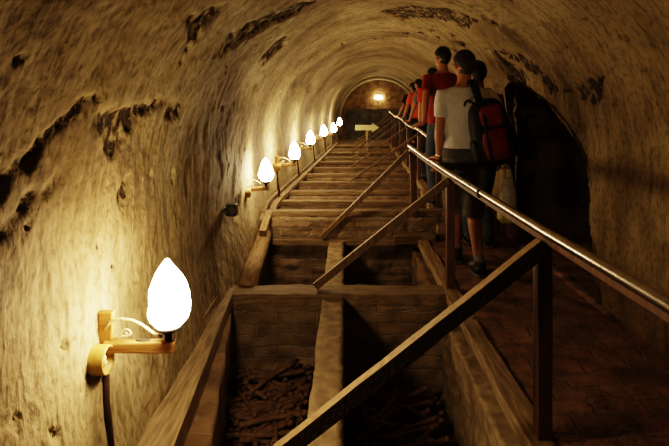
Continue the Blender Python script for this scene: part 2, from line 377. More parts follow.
# end wall
def endwall():
    bm = bmesh.new(); c = CX+bend(YEND); n = 40; rows = []
    pts = [(c-RAD-.05, -.2), (c-RAD-.05, 1)] + [(c-(RAD+.05)*math.cos(math.pi*k/n), 1+(RAD+.05)*math.sin(math.pi*k/n)) for k in range(1, n)] + [(c+RAD+.05, 1), (c+RAD+.05, -.2)]
    f = [bm.verts.new((x, YEND-.05, z)) for x, z in pts]; b = [bm.verts.new((x, YEND+.3, z)) for x, z in pts]
    bm.faces.new(f); bm.faces.new(b[::-1])
    for i in range(len(pts)): bm.faces.new((f[i], b[i], b[(i+1) % len(pts)], f[(i+1) % len(pts)]))
    struct(fin('wall_end', bm, M['end']))
    # recessed-looking blocked doorway: a dark plastered lower field with stone cap
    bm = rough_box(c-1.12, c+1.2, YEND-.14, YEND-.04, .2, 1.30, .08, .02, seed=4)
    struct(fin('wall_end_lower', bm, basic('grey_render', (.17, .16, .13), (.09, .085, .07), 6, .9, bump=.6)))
    # pale arch rib where the vault meets the end wall
    bm = bmesh.new(); tube(bm, [(c-(RAD-.02)*math.cos(a), YEND-.12, 1+(RAD-.02)*math.sin(a)) for a in [math.pi*k/36 for k in range(37)]], .05, 8)
    struct(fin('trim_1', bm, basic('pale_rib', (.5, .45, .33), (.38, .33, .22), 9, .9), smooth=True))
    # lamp
    t = empty('bulkhead_lamp', (c-.02, YEND-.06, 1.68), 'small lit bulkhead lamp high on the brick end wall', 'lamp')
    bm = bmesh.new(); ell(bm, (0, -.06, 0), (.13, .05, .075)); fin('glass_cover', bm, M['bulb'], t, True)
    bm = bmesh.new(); tube(bm, [(0, .02, 0), (0, -.05, 0)], .09, 20); fin('base', bm, M['dark'], t, True)
endwall()

# ------------------------------------------------------------------ ground, pits, walkway
XL = -.95
struct(fin('floor', rough_box(XL-.3, 1.9, -3, YEND, -1.3, -.95, .15, .03), M['earth'], smooth=True))
def wlk(p): return noise.noise(V((p.x*5, p.y*5, 0)))*.012
fl = rough_box(.80, 1.80, -2.6, 5.42, -1.0, 0, .035, .012, brick=(.26, .085), seed=1, topfn=wlk)
me_o = struct(fin('floor_walkway', fl, [M['floor'], M['brick_y']], smooth=True))
for p in me_o.data.polygons:
    if abs(p.normal.z) < .5: p.material_index = 1
# kerb board along the walkway edge
bm = bmesh.new(); beam(bm, (.79, -1, -.022), (.79, 5.4, -.022), .11, .07, n=40, jit=.12, seed=2)
tag(fin('kerb_board', bm, M['plank_y'], bevel=.006), 'worn timber kerb along the edge of the brick walkway', 'board')
# masonry ledge below the walkway edge in the second bay
struct(fin('trim_2', rough_box(.68, .82, 3.9, 5.38, -.95, -.10, .035, .02, brick=(.24, .08), seed=5), M['brick_y'], smooth=True))
struct(fin('trim_3', rough_box(.70, .82, 2.2, 3.85, -.95, -.16, .03, .03, brick=(.24, .08), seed=6), M['dust'], smooth=True))
# cross walls between pits (tops under the timbers)
CW = [0.30, 1.90, 3.80, 5.42]
for i, y in enumerate(CW):
    z = -.06 if i < 3 else .20
    struct(fin('wall_cross', rough_box(XL+.02, .80 if i < 3 else 1.08, y, y+.17, -1.0, z, .022, .012, brick=(.24, .08), seed=10+i), M['brick_x'], smooth=True))
# central divider wall
for i in range(3):
    y0, y1 = CW[i]+.17, CW[i+1]
    struct(fin('wall_divider', rough_box(-.165 if i else -.15, -.012, y0-.02, y1+.02, -1.0, -.02, .03, .014, seed=20+i), M['dust'], smooth=True))
# left masonry lip
struct(fin('trim_4', rough_box(XL-.05, -.70, .6, 2.2, -1.0, -.10, .03, .02, brick=(.24, .08), seed=30), M['brick_y'], smooth=True))
def wedge(x0, x1, x2, x3, y0, y1, z0, z1, z2, amp, seed):
    bm = rough_box(0, 1, 0, 1, 0, 1, .06, 0)
    for v in bm.verts:
        a, t, h = v.co
        l = x0+(x2-x0)*t; r = x1+(x3-x1)*t
        v.co = V((l+(r-l)*a, y0+(y1-y0)*t, z0+(z1+(z2-z1)*t-z0)*h))
        v.co += V((1, 0, 1))*noise.noise(v.co*6+V((seed, 0, 0)))*amp
    return bm
struct(fin('trim_5', wedge(-.95, -.56, -.95, -.83, 2.1, 3.84, -1.0, -.12, -.08, .02, 3), M['brick_y'], smooth=True))
struct(fin('trim_6', wedge(-.95, -.72, -.95, -.80, 3.9, 5.44, -1.0, -.10, -.05, .02, 5), M['brick_y'], smooth=True))
tag(fin('timber_board', wedge(-.86, -.62, -.885, -.82, 1.2, 3.86, -.12, -.01, .02, .006, 9), M['plank_y'], bevel=.006), 'wide tapering timber board at the foot of the left wall beside the front pit', 'board')
bm = bmesh.new(); beam(bm, (-.86, 1.2, .05), (-.89, 5.3, .06), .03, .05, n=20, jit=.15, seed=4)
tag(fin('edge_strip', bm, M['plank_y']), 'thin wooden strip against the base of the left wall beside the near pits', 'strip')
bm = bmesh.new(); tube(bm, [(-.745+.0, 3.95, -.01), (-.765, 4.3, .02), (-.78, 4.7, .04), (-.80, 5.1, .07), (-.815, 5.38, .09)], [.07, .078, .076, .072, .066], 14)
for v in bm.verts: v.co += V((1, 0, 1))*noise.noise(v.co*8)*.012
tag(fin('rim_log', bm, M['log'], smooth=True), 'rounded pale log on the left rim of the second pit', 'log')

# near crossbeams
labs = ['timber crossbeam over the brick wall at the very front, mostly outside the frame', 'timber crossbeam lowest in view beneath the foot of the nearest brace',
        'long timber crossbeam behind the pit with the bones', 'timber crossbeam at the foot of the step below the close-set planks']
for i, y in enumerate(CW):
    bm = bmesh.new(); beam(bm, (XL+.09, y+.06, -.035), (.80 if i < 3 else 1.0, y+.05 - (.03 if i == 3 else 0), -.035), .20 if i < 3 else .10, .085 if i < 3 else .06, n=26, jit=.10, seed=40+i)
    if i == 3:
        for v in bm.verts: v.co.y -= .08
    tag(fin('crossbeam', bm, M['plank'], bevel=.006), labs[i], 'beam')
# the small stub board by the third post
bm = bmesh.new(); beam(bm, (.50, 5.30, .01), (.92, 5.30, .03), .10, .09, n=6, jit=.08, seed=50)
tag(fin('stub_board', bm, M['plank'], bevel=.006), 'short timber block lying at the foot of the third near post', 'board')

# far passage: raised by one step, close-set planks over shallow bays
FZ = .26
def fz(y): return FZ + .05*max(0, (y-6))/8
bm = wedge(-1.0, 1.2, -1.0+.73, 1.2+.73, 5.6, YEND, -1.0, -.06, .0, .0, 0)
struct(fin('floor_far_base', bm, M['earth']))
bm = bmesh.new()
ylist = [5.45, 6.05, 6.72, 7.5, 8.35, 9.2, 10.1, 11.05, 12.0, 13.0, 14.0]
g = 'close-set plank steps of the far passage'
names = ['nearest', 'second', 'third', 'fourth', 'fifth', 'sixth', 'seventh', 'eighth', 'ninth', 'tenth', 'farthest']
def sect(x0, x1, y0, y1, z0, z1, mat, nm, amp=.01, res=.05, seed=0, brick=None):
    b = rough_box(x0, x1, y0, y1, z0, z1, res, amp, brick=brick, seed=seed)
    for v in b.verts: v.co.x += bend(v.co.y)
    return struct(fin(nm, b, mat, smooth=True))
for i, y in enumerate(ylist):
    z = fz(y); x0, x1 = -.88+bend(y), 1.02+bend(y)*.6+.02
    bm = bmesh.new(); beam(bm, (x0, y+.06, z-.02), (x1, y+.06, z-.02+.008*(-1)**i), .13, .05, n=22, jit=.10, seed=60+i)
    tag(fin('step_plank', bm, M['plank'], bevel=.005), f'{names[i]} of the close-set cross planks in the raised far passage', 'plank', g)
    if i: sect(-.88, .99, y, y+.10, -.1, z-.05, M['brick_x'], 'wall_far_cross', .008, .05, 70+i)
    y2 = ylist[i+1] if i+1 < len(ylist) else YEND
    sect(-.88, .99, y+.12, y2, -.1, z-(.16 if i < 10 else .03), M['dust'], 'floor_far_bay', .02, .08, 90+i)
# masonry face of the step between the two levels
struct(fin('wall_step', rough_box(XL+.08, 1.06, 5.36, 5.46, -.02, .21, .02, .010, brick=(.24, .08), seed=33), M['brick_x'], smooth=True))
# far walkway
b = rough_box(1.02, 2.1, 5.44, YEND, -.1, FZ, .07, .012, seed=8)
for v in b.verts: v.co.x = v.co.x + bend(v.co.y)*(.45 if v.co.x < 1.2 else 1); v.co.z += .05*max(0, v.co.y-6)/8 if v.co.z > .1 else 0
struct(fin('floor_far_walkway', b, M['floor'], smooth=True))
bm = bmesh.new(); beam(bm, (.985, 5.30, .10), (1.0, 6.6, FZ+.02), .09, .09, n=6, jit=.1, seed=3)
tag(fin('edge_timber', bm, M['log'], bevel=.01), 'slanting timber with a sawn end at the step between the walkways', 'timber')
bm = bmesh.new()
pts = [(1.03+bend(y)*.45, y, fz(y)+.01) for y in np.linspace(6.6, 15, 20)]
for a, b_ in zip(pts, pts[1:]): beam(bm, a, b_, .09, .08)
tag(fin('kerb_board', bm, M['plank_y']), 'timber kerb along the edge of the raised far walkway', 'board')
# two strips along the left wall of the far passage
for k, (dx, dz, lab) in enumerate(((.03, .03, 'upper thin wooden strip along the left wall of the far passage'), (.10, .0, 'wider wooden board under the thin strip along the far left wall'))):
    bm = bmesh.new(); yy = list(np.linspace(5.3-.35*k, 15.5, 26))
    for a, b_ in zip(yy, yy[1:]):
        beam(bm, (-.885+dx+bend(a), a, fz(a)+dz+(-.10 if a < 5.4 else 0)), (-.885+dx+bend(b_), b_, fz(b_)+dz), .035+.03*k, .05)
    tag(fin('edge_strip', bm, M['plank_y']), lab, 'strip')

# ------------------------------------------------------------------ bones
def bone_mesh(L, seed):
    bm = bmesh.new(); r = random.Random(seed); s = L/.42
    pts = [(x*s, .012*math.sin((x+.21)*7.5)*s, .01*math.cos(x*6)*s) for x in np.linspace(-.18, .18, 9)]
    tube(bm, pts, [.018, .0155, .015, .0145, .0145, .015, .0155, .017, .02], 10)
    ell(bm, (-.195*s, .020, .004), (.021, .019, .018), seg=10, rings=8)      # head
    ell(bm, (-.182*s, -.018, 0), (.022, .013, .013), seg=10, rings=8)
    ell(bm, (.195*s, .021, 0), (.022, .015, .018), seg=10, rings=8)            # condyles
    ell(bm, (.195*s, -.019, 0), (.022, .014, .018), seg=10, rings=8)
    me = bpy.data.meshes.new('bone'); bm.to_mesh(me); bm.free(); me.materials.append(M['bone'])
    for p in me.polygons: p.use_smooth = True
    return me
bm_ = [bone_mesh(.48, 1), bone_mesh(.42, 2), bone_mesh(.34, 3)]
def pile(n, x0, x1, y0, y1, zf, lab, grp, seed, ang):
    r = random.Random(seed)
    for i in range(n):
        me = bm_[r.choice((0, 0, 1, 1, 2))]; t = i/n; L = (.48, .42, .34)[bm_.index(me)]
        a = r.gauss(ang, .5) if r.random() < .7 else r.uniform(0, math.pi)
        hx, hy = abs(math.cos(a))*L/2+.02, abs(math.sin(a))*L/2+.02
        x = r.uniform(x0+hx, max(x0+hx+.01, x1-hx)); y = r.uniform(y0+hy, max(y0+hy+.01, y1-hy))
        o = bpy.data.objects.new('bone', me); C.objects.link(o)
        o.location = (x, y, zf(x, y)+.03+t*.11); o.rotation_euler = (r.uniform(0, 6), r.gauss(0, .13), a)
        tag(o, lab, 'bone', grp)
def zl_(x, y): return -.70+.10*max(0, 1-abs(x+.45)/.3)*max(0, (y-2.9)/.8)
pile(62, -.80, -.18, 2.75, 3.77, zl_, 'dark brown long bone lying in the heap in the left front pit', 'bones heaped in the left front pit', 5, .35)
pile(22, .02, .68, 2.9, 3.77, lambda x, y: -.74, 'dark brown long bone lying in shadow in the right front pit', 'bones in the right front pit', 9, .2)
for k, (xa, xb) in enumerate(((-.86, -.16), (-.01, .75))):
    b = rough_box(xa, xb, 2.3, 3.8, -1.0, -.70 if k == 0 else -.76, .06, .03, seed=80+k)
    struct(fin('floor_pit', b, M['earth'], smooth=True))

# ------------------------------------------------------------------ railings
def post(t, x, y, z0, z1, wd=.06, nm='post', x1=None):
    bm = bmesh.new(); beam(bm, (x, y, z0), (x if x1 is None else x1, y, z1), wd, wd, up=(0, 1, 0), n=4, jit=.03, seed=int(y*10))
    fin(nm, bm, M['post'], t, bevel=.004)
def brace(t, top, bot, wd=.065):
    bm = bmesh.new(); beam(bm, top, bot, wd*.75, wd, up=(0, 0, 1), n=10, jit=.05, seed=int(top[1]*10))
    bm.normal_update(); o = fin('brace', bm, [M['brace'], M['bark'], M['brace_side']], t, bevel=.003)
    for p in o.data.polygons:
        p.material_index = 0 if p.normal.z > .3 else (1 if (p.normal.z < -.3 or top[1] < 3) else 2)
t = empty('railing', (0, 0, 0), 'near railing with polished metal handrail on brown posts with slanting tan braces', 'railing')
near = [(.835, .3, .85), (.835, 1.2, .852), (.82, 2.13, .848), (.785, 3.85, .862), (.735, 4.9, .90), (.685, 5.52, .945)]
bm = bmesh.new(); tube(bm, near, .021, 18); fin('handrail', bm, M['steel'], t, True)
bm = bmesh.new(); 
for a, b_ in zip(near, near[1:]): beam(bm, (a[0]+.008, a[1], a[2]-.031), (b_[0]+.008, b_[1], b_[2]-.031), .034, .022)
fin('under_rail', bm, M['post'], t)
post(t, .82, .45, 0, .80); post(t, .81, 2.13, 0, .81); post(t, .785, 3.88, 0, .83); post(t, .735, 5.43, -.0, .905, x1=.70)
brace(t, (.80, 2.10, .80), (-.26, 2.0, .02)); brace(t, (.765, 3.84, .82), (-.22, 3.86, .03), .055); brace(t, (.66, 5.38, .90), (-.24, 5.33, .02), .05)
brace(t, (.80, .42, .80), (-.24, .40, .03))
# pipe clamp
bm = bmesh.new(); tube(bm, [(.800, 3.05, .85), (.799, 3.07, .85)], .027, 18); fin('clamp', bm, M['dark'], t, True)
t = empty('railing', (0, 0, 0), 'far railing on the raised walkway with thin rail and row of parallel braces', 'railing')
P0, P1 = V((1.02, 5.62, .965)), V((1.235, 14.5, 1.20))
def fr(y): return P0.lerp(P1, (y-P0.y)/(P1.y-P0.y))
pts = [tuple(fr(y)+V((0, 0, .015*math.sin(y*1.9)))) for y in np.linspace(5.62, 14.5, 30)] + [(1.20, 14.62, 1.24)]
bm = bmesh.new(); tube(bm, pts, .024, 12); fin('handrail', bm, M['steel'], t, True)
for k, y in enumerate((5.7, 7.45, 9.1, 10.6, 11.9, 13.1, 14.3)):
    p = fr(y); post(t, p.x, y, fz(y)-.02, p.z-.01, .05)
    if k: brace(t, (p.x-.02, y-.03, p.z-.04), (p.x-1.0, y-.02, fz(y)+.025), .032)

# ------------------------------------------------------------------ arrow sign
t = empty('arrow_sign', (.55, 12.9, 0), 'pale arrow shaped sign pointing right on a thin wooden post', 'sign')
bm = bmesh.new()
A = [(-.30, .065), (.12, .065), (.12, .115), (.30, 0), (.12, -.115), (.12, -.065), (-.30, -.065)]
f = [bm.verts.new((x, -.04, z+.85)) for x, z in A]; b_ = [bm.verts.new((x, -.02, z+.85)) for x, z in A]
bm.faces.new(f); bm.faces.new(b_[::-1])
for i in range(7): bm.faces.new((f[i], b_[i], b_[(i+1) % 7], f[(i+1) % 7]))
fin('arrow_board', bm, M['arrow'], t)
bm = bmesh.new(); beam(bm, (-.01, 0, .26), (-.01, 0, .86), .045, .03, up=(0, 1, 0)); fin('post', bm, M['brace'], t)

# ------------------------------------------------------------------ lamps
def globe_mesh():
    bm = bmesh.new(); prof = [(0, .012), (.006, .045), (.03, .066), (.06, .077), (.085, .080), (.115, .077), (.14, .070), (.165, .056), (.19, .045), (.212, .032), (.232, .018), (.246, .006)]
    seg = 48; rings = []
    n = 40; zs = np.linspace(0, .246, n)
    for i, z in enumerate(zs):
        r = np.interp(z, [p[0] for p in prof], [p[1] for p in prof]); ring = []
        for k in range(seg):
            a = 2*math.pi*k/seg; tw = a + z*20+2.2
            rr = r*.93*(1+.16*min(1, z/.05)*max(0, math.cos(tw))**6 + .035*math.cos(2*tw+1))
            off = .006*math.sin(z*22)
            ring.append(bm.verts.new((rr*math.cos(a)+off, rr*math.sin(a), z)))
        rings.append(ring)
    for a, b in zip(rings, rings[1:]):
        for k in range(seg): bm.faces.new((a[k], a[(k+1) % seg], b[(k+1) % seg], b[k]))
    bm.faces.new(rings[0][::-1]); bm.faces.new(rings[-1])
    return bm
def make_lamp(label):
    t = empty('wall_lamp', (0, 0, 0), label, 'lamp', 'flame globe lamps along the left wall')
    # local: x away from the wall (wall at 0), z = 0 at the arm's centre
    bm = globe_mesh(); bmesh.ops.translate(bm, verts=bm.verts, vec=(.262, 0, .07)); fin('globe', bm, M['glass'], t, True)
    bm = bmesh.new(); tube(bm, [(.262, 0, .02), (.262, 0, .045), (.262, 0, .058), (.262, 0, .066), (.262, 0, .076)], [.012, .014, .03, .046, .047], 20); fin('collar', bm, M['dark'], t, True)
    bm = bmesh.new(); beam(bm, (.03, 0, 0), (.285, 0, 0), .035, .04, n=6, jit=.03); a = fin('arm', bm, M['arm'], t, bevel=.006)
    bm = bmesh.new(); ell(bm, (.17, 0, .0225), (.028, .010, .004)); fin('slot', bm, M['dark'], a, True)
    bm = bmesh.new(); beam(bm, (.03, .02, -.02), (.03, .02, .12), .05, .03, up=(0, 1, 0), n=4, jit=.06); fin('backing_block', bm, M['arm'], t, bevel=.004)
    bm = bmesh.new(); pts = [(.035, 0, .06), (.05, 0, .088), (.085, 0, .10), (.13, 0, .095), (.17, 0, .075), (.21, 0, .045), (.24, 0, .035)]
    tube(bm, pts, .005, 8)
    sp = [(.105+.022*(1-k/26)*math.cos(k*.38), .002, .042+.022*(1-k/26)*math.sin(k*.38)) for k in range(24)]
    tube(bm, [(.05, 0, .024)]+sp[::-1][-1:]+sp, .0035, 6); fin('wire', bm, M['wire'], t, True)
    bm = bmesh.new(); s = 24
    outer = [[bm.verts.new((x+.01, -.05+r*math.cos(2*math.pi*k/s), -.025+r*math.sin(2*math.pi*k/s))) for k in range(s)] for x, r in ((-.03, .052), (.055, .05), (.06, .047), (.055, .042), (.02, .040))]
    for a_, b in zip(outer, outer[1:]):
        for k in range(s): bm.faces.new((a_[k], a_[(k+1) % s], b[(k+1) % s], b[k]))
    bm.faces.new(outer[-1]); bx_ = fin('junction_box', bm, M['ochre'], t, True)
    bm = bmesh.new(); ell(bm, (.045, -.055, -.02), (.016, .02, .016)); ell(bm, (.045, -.03, -.045), (.01, .012, .01)); fin('terminal', bm, M['wire'], bx_, True)
    return t
def dup(root, label):
    r = root.copy(); C.objects.link(r); r['label'] = label
    for ch in list(root.children):
        c = ch.copy(); C.objects.link(c); c.parent = r
        for g_ in ch.children:
            d = g_.copy(); C.objects.link(d); d.parent = c
    return r
LY = [1.88, 4.75, 6.2, 8.0, 10.0, 12.0, 14.0]
LZ = [.495, .60, .665, .715, .735, .71, .79]
L0 = make_lamp('lit white flame globe lamp nearest the viewer, on a wooden arm on left wall')
ln_lab = ['second', 'third', 'fourth', 'fifth', 'sixth', 'seventh and farthest']
for i, (y, z) in enumerate(zip(LY, LZ)):
    o = L0 if i == 0 else dup(L0, f'lit flame globe lamp, {ln_lab[i-1]} from the viewer in the left wall row')
    x = CX-RAD+bend(y)
    if i == 0: x = -.90
    else: x += (0, -.035, .06, .02, .02, .04, .03)[i]; o.scale = (.9,)*3
    o.location = (x, y, z); o.rotation_euler = (0, 0, .5 if i == 1 else (.25 if i else 0))
    bm = bmesh.new(); zb = .0 if y < 5.4 else FZ
    tube(bm, [(.035, 0, -.02), (.035, .005, -.2), (.045+.02, 0, zb-z+.02 if zb-z+.02 < -.25 else -.45)], .013, 8)
    fin('conduit', bm, M['conduit'], o, True)
# floodlight on left wall
t = empty('spotlight', (-.93, 4.0, .57), 'small black square spotlight on the left wall below the second lamp', 'spotlight')
bm = bmesh.new(); box(bm, .02, .10, -.04, .04, -.045, .045); fin('housing', bm, M['dark'], t, bevel=.006)
bm = bmesh.new(); ell(bm, (.07, -.042, 0), (.028, .006, .03)); fin('lens', bm, M['band'], t, True)
bm = bmesh.new(); tube(bm, [(-.02, 0, 0), (.03, 0, 0)], .012, 8); tube(bm, [(0, 0, 0), (0, .05, -.15), (.01, .3, -.25)], .006, 6); fin('bracket', bm, M['dark'], t, True)

# ------------------------------------------------------------------ people
def ik(sh, hand, l1, l2, hint):
    d = hand-sh; L = min(d.length, (l1+l2)*.995); dn = d.normalized(); hand = sh+dn*L
    a = (l1*l1-l2*l2+L*L)/(2*L); h = math.sqrt(max(0, l1*l1-a*a)); hv = (hint-dn*hint.dot(dn)).normalized()
    return sh+dn*a+hv*h, hand
def hand(bm, wrist, f, n, s, curl, sc=1):
    f, n = V(f).normalized(), V(n); n = (n-f*n.dot(f)).normalized(); s = V(s); s = (s-f*s.dot(f)-n*s.dot(n)).normalized()
    rot = Matrix((s, f, n)).transposed()
    ell(bm, wrist+f*.05*sc, (.040*sc, .052*sc, .017*sc), rot)
    for k, (o_, L) in enumerate(((.029, .92), (.010, 1.0), (-.010, .95), (-.029, .78))):
        p = wrist+(f*.082+s*o_)*sc; pts = [p-f*.02*sc]; ang = curl*.25; 
        pts.append(p)
        for j, l in enumerate((.040, .026, .021)):
            p = p+(f*math.cos(ang)+n*math.sin(ang))*l*L*sc; pts.append(p); ang += curl*(.9 if j == 0 else .8)
        tube(bm, pts, [.0095*sc]*2+[.009*sc, .0085*sc, .0075*sc], 8)
    p = wrist+(f*.02+s*.025)*sc; pts = [p]; 
    for j, l in enumerate((.045, .032, .025)):
        dirv = (f*(.75+.1*j)+s*(.65-.25*j)+n*(.15+curl*.3*j)).normalized(); p = p+dirv*l*sc; pts.append(p)
    tube(bm, pts, [.013*sc, .012*sc, .0105*sc, .008*sc], 8)
def torso(bm, s, inf=0, z0=.86, z1=1.60, lean=0, top_open=False):
    prof = [(.82, .10, .09, 0), (.86, .150, .105, -.01), (.92, .172, .122, -.015), (1.0, .165, .115, -.005), (1.08, .152, .100, .0), (1.18, .165, .108, 0), (1.28, .180, .118, -.005),
            (1.36, .192, .116, -.012), (1.42, .192, .100, -.016), (1.46, .165, .082, -.018), (1.49, .110, .070, -.014), (1.52, .066, .062, -.006), (1.56, .056, .058, .0), (1.61, .055, .058, .008)]
    rings = []
    for z, rx, ry, cy in prof:
        if z < z0-.001 or z > z1+.001: continue
        cy2 = cy+lean*(z-.9)
        rings.append([bm.verts.new(((rx+inf)*math.cos(a)*s, (cy2+(ry+inf)*math.sin(a))*s, (z)*s)) for a in [2*math.pi*k/24 for k in range(24)]])
    for a, b in zip(rings, rings[1:]):
        for k in range(24): bm.faces.new((a[k], a[(k+1) % 24], b[(k+1) % 24], b[k]))
    bm.faces.new(rings[0][::-1]); bm.faces.new(rings[-1])
def remesh(o, vs, it=3):
    r = o.modifiers.new('r', 'REMESH'); r.mode = 'VOXEL'; r.voxel_size = vs; r.use_smooth_shade = True
    s = o.modifiers.new('s', 'SMOOTH'); s.iterations = it; s.factor = .5
def person(label, x, y, z0, H, mats, hand_l=None, hand_r=None, yaw=0, feet=((-.10, .05), (.11, -.10)), lean=.04, head_yaw=0, head_pitch=-.15, shorts=True, sleeves=True, vox=.0075, grp=None, band=False):
    s = H/1.80
    t = empty('person', (x, y, z0), label, 'person'); t.rotation_euler.z = yaw
    Ri = Matrix.Rotation(-yaw, 3, 'Z')
    loc = lambda p: Ri @ (V(p)-V((x, y, z0)))
    bm = bmesh.new(); torso(bm, s, 0, .82, 1.61, lean)
    # head
    hc = V((0, lean*.75+.015, 1.672))*s; HR = Matrix.Rotation(head_yaw, 3, 'Z') @ Matrix.Rotation(head_pitch, 3, 'X')
    def hp(a): return hc+HR @ (V(a)*s)
    ell(bm, hp((0, -.012, .025)), (.076*s, .096*s, .090*s), HR)
    ell(bm, hp((0, .018, -.035)), (.060*s, .070*s, .075*s), HR)       # jaw
    ell(bm, hp((0, .065, -.085)), (.022*s, .020*s, .018*s), HR)       # chin
    tube(bm, [hp((0, .082, .02)), hp((0, .102, -.02)), hp((0, .096, -.035))], [.009*s, .014*s, .015*s], 8)   # nose
    ell(bm, hp((0, .080, -.058)), (.026*s, .012*s, .010*s), HR)       # lips
    ell(bm, hp((0, .078, .030)), (.048*s, .016*s, .010*s), HR)        # brow
    for q in (-1, 1): ell(bm, hp((.080*q, .0, -.012)), (.010*s, .020*s, .031*s), HR)  # ears
    # legs
    hipz = .90; J = {}
    for q, (fx, fy) in zip((-1, 1), feet):
        hip = V((.088*q, 0, .88))*s; ank = V((fx, fy-.03, .085)); 
        kn, ank2 = ik(hip, ank, .42*s, .42*s, V((0, 1, 0)))
        J[q] = (hip, kn, ank2)
        tube(bm, [hip+V((0, 0, .03)), hip.lerp(kn, .35), hip.lerp(kn, .75), kn, kn.lerp(ank2, .25)+V((0, -.018, 0)), kn.lerp(ank2, .5)+V((0, -.01, 0)), kn.lerp(ank2, .85), ank2],
             [.088*s, .083*s, .063*s, .054*s, .056*s, .048*s, .035*s, .036*s], 14)
        tube(bm, [ank2+V((0, -.045, -.03)), ank2+V((0, 0, -.02)), ank2+V((0, .08, -.045)), ank2+V((0, .15, -.06))], [.03, .042, .035, .022], 10)
    # arms
    A = {}
    for q, hd in ((-1, hand_l), (1, hand_r)):
        sh = V((.178*q, -.012+lean*.53, 1.425))*s
        if hd: wr = loc(hd[0]); f, n, sd, cu = Ri @ V(hd[1]), Ri @ V(hd[2]), Ri @ V(hd[3]), hd[4]
        else: wr = V((.23*q, .06, .86))*s; f, n, sd, cu = V((0, .1, -1)), V((-q, 0, 0)), V((0, 1, 0)), .5
        el, wr2 = ik(sh, wr, .295*s, .265*s, V((.35*q, -.7, -.6)))
        A[q] = (sh, el, wr2)
        tube(bm, [V((.12*q, -.012+lean*.53, 1.43))*s, sh, sh.lerp(el, .3), sh.lerp(el, .75), el, el.lerp(wr2, .3), el.lerp(wr2, .7), wr2], [.05*s, .056*s, .05*s, .041*s, .038*s, .040*s, .030*s, .025*s], 12)
        tube(bm, [wr2, wr2+f.normalized()*.03], [.025*s, .026*s], 10)
        hand(bm, wr2, f, n, sd, cu, s)
    o = fin('body', bm, M['skin'], t, True); remesh(o, vox*.85, 2); o.name = 'body'
    # shirt
    bm = bmesh.new(); torso(bm, s, .016, .92, 1.50, lean)
    for q in (-1, 1):
        sh, el, wr = A[q]
        k = .62 if sleeves else 1
        tube(bm, [V((.11*q, -.012+lean*.53, 1.42))*s, sh, sh.lerp(el, .35), sh.lerp(el, k)], [.062*s, .072*s, .070*s, .064*s], 14)
    o = fin('shirt', bm, mats['shirt'], t, True); remesh(o, vox, 3)
    tx = bpy.data.textures.new('folds', 'CLOUDS'); tx.noise_scale = .11
    dm = o.modifiers.new('d', 'DISPLACE'); dm.texture = tx; dm.strength = .022; dm.mid_level = .5
    if band:
        bm = bmesh.new(); torso(bm, s, .021, .92, 1.0, lean); remesh(fin('shirt_hem', bm, M['band'], o, True), vox, 1)
    # shorts / trousers
    bm = bmesh.new(); torso(bm, s, .010, .82, 1.0, lean)
    for q in (-1, 1):
        hip, kn, an = J[q]
        if shorts: tube(bm, [hip+V((0, 0, .03)), hip.lerp(kn, .4), hip.lerp(kn, .8), kn+V((0, 0, -.03))], [.10*s, .103*s, .095*s, .088*s], 16)
        else: tube(bm, [hip+V((0, 0, .03)), hip.lerp(kn, .4), kn, kn.lerp(an, .5), an+V((0, 0, -.02))], [.098*s, .095*s, .074*s, .068*s, .062*s], 16)
    o = fin('shorts' if shorts else 'trousers', bm, mats['legs'], t, True); remesh(o, vox, 2)
    for q in (-1, 1):
        an = J[q][2]; bm = bmesh.new(); gz = -an.z
        tube(bm, [an+V((0, -.075, gz+.05)), an+V((0, -.05, gz+.055)), an+V((0, .02, gz+.058)), an+V((0, .09, gz+.045)), an+V((0, .16, gz+.036)), an+V((0, .195, gz+.03))], [.030, .048, .050, .050, .042, .018], 16)
        tube(bm, [an+V((0, -.01, gz+.06)), an+V((0, -.012, .03))], [.050, .052], 14)
        for v in bm.verts: v.co.z = max(v.co.z, an.z+gz+.008)
        sh_ = fin('shoe', bm, M['shoe'], t, True)
        bm = bmesh.new()
        pr = [(-.09, .028), (-.06, .042), (0, .044), (.08, .050), (.15, .046), (.20, .022)]
        lo = [bm.verts.new(an+V((w_*sg, yy, gz+zz))) for sg, seq in ((-1, pr), (1, pr[::-1])) for yy, w_ in seq for zz in (0,)]
        hi = [bm.verts.new(v.co+V((0, 0, .024))) for v in lo]
        bm.faces.new(lo); bm.faces.new(hi[::-1])
        for k in range(len(lo)): bm.faces.new((lo[k], hi[k], hi[(k+1) % len(lo)], lo[(k+1) % len(lo)]))
        fin('sole', bm, M['sole'], sh_)
        if shorts:
            bm = bmesh.new(); tube(bm, [an+V((0, -.005, .0)), an+V((0, -.008, .075))], [.043*s, .041*s], 14); fin('sock', bm, M['sock'], t, True)
    # hair: a cap following the skull, open at the face
    bm = bmesh.new(); vs = ell(bm, (0, 0, 0), (1, 1, 1), seg=40, rings=28)
    for v in vs:
        p = v.co.copy(); front = (p.y > .25 and p.z < .42 + .1*math.sin(p.x*9)) or (abs(p.x) > .72 and p.y > -.28 and p.z < -.10)
        low = p.z < -.93
        nn = noise.noise(p*6+V((x*5, 0, 0)))*.05+noise.noise(p*16)*.025
        sc = (.80 if (front or low) else 1.0+nn)
        v.co = hp((p.x*(.088-.016*max(0, -p.z))*sc, -.014+p.y*.109*sc, .018+p.z*(.110 if p.z > 0 else .118)*sc))
    o = fin('hair', bm, mats['hair'], t, True)
    for q in (-1, 1):
        bm = bmesh.new(); ell(bm, hp((.031*q, .079, .012)), (.0125*s, .0095*s, .008*s), HR, 10, 8); fin('eye', bm, M['eye'], t, True)
    return t, A, s, hc
def rail_near(y):
    for a, b in zip(near, near[1:]):
        if a[1] <= y <= b[1]: return V(a).lerp(V(b), (y-a[1])/(b[1]-a[1]))
    return V(near[-1])
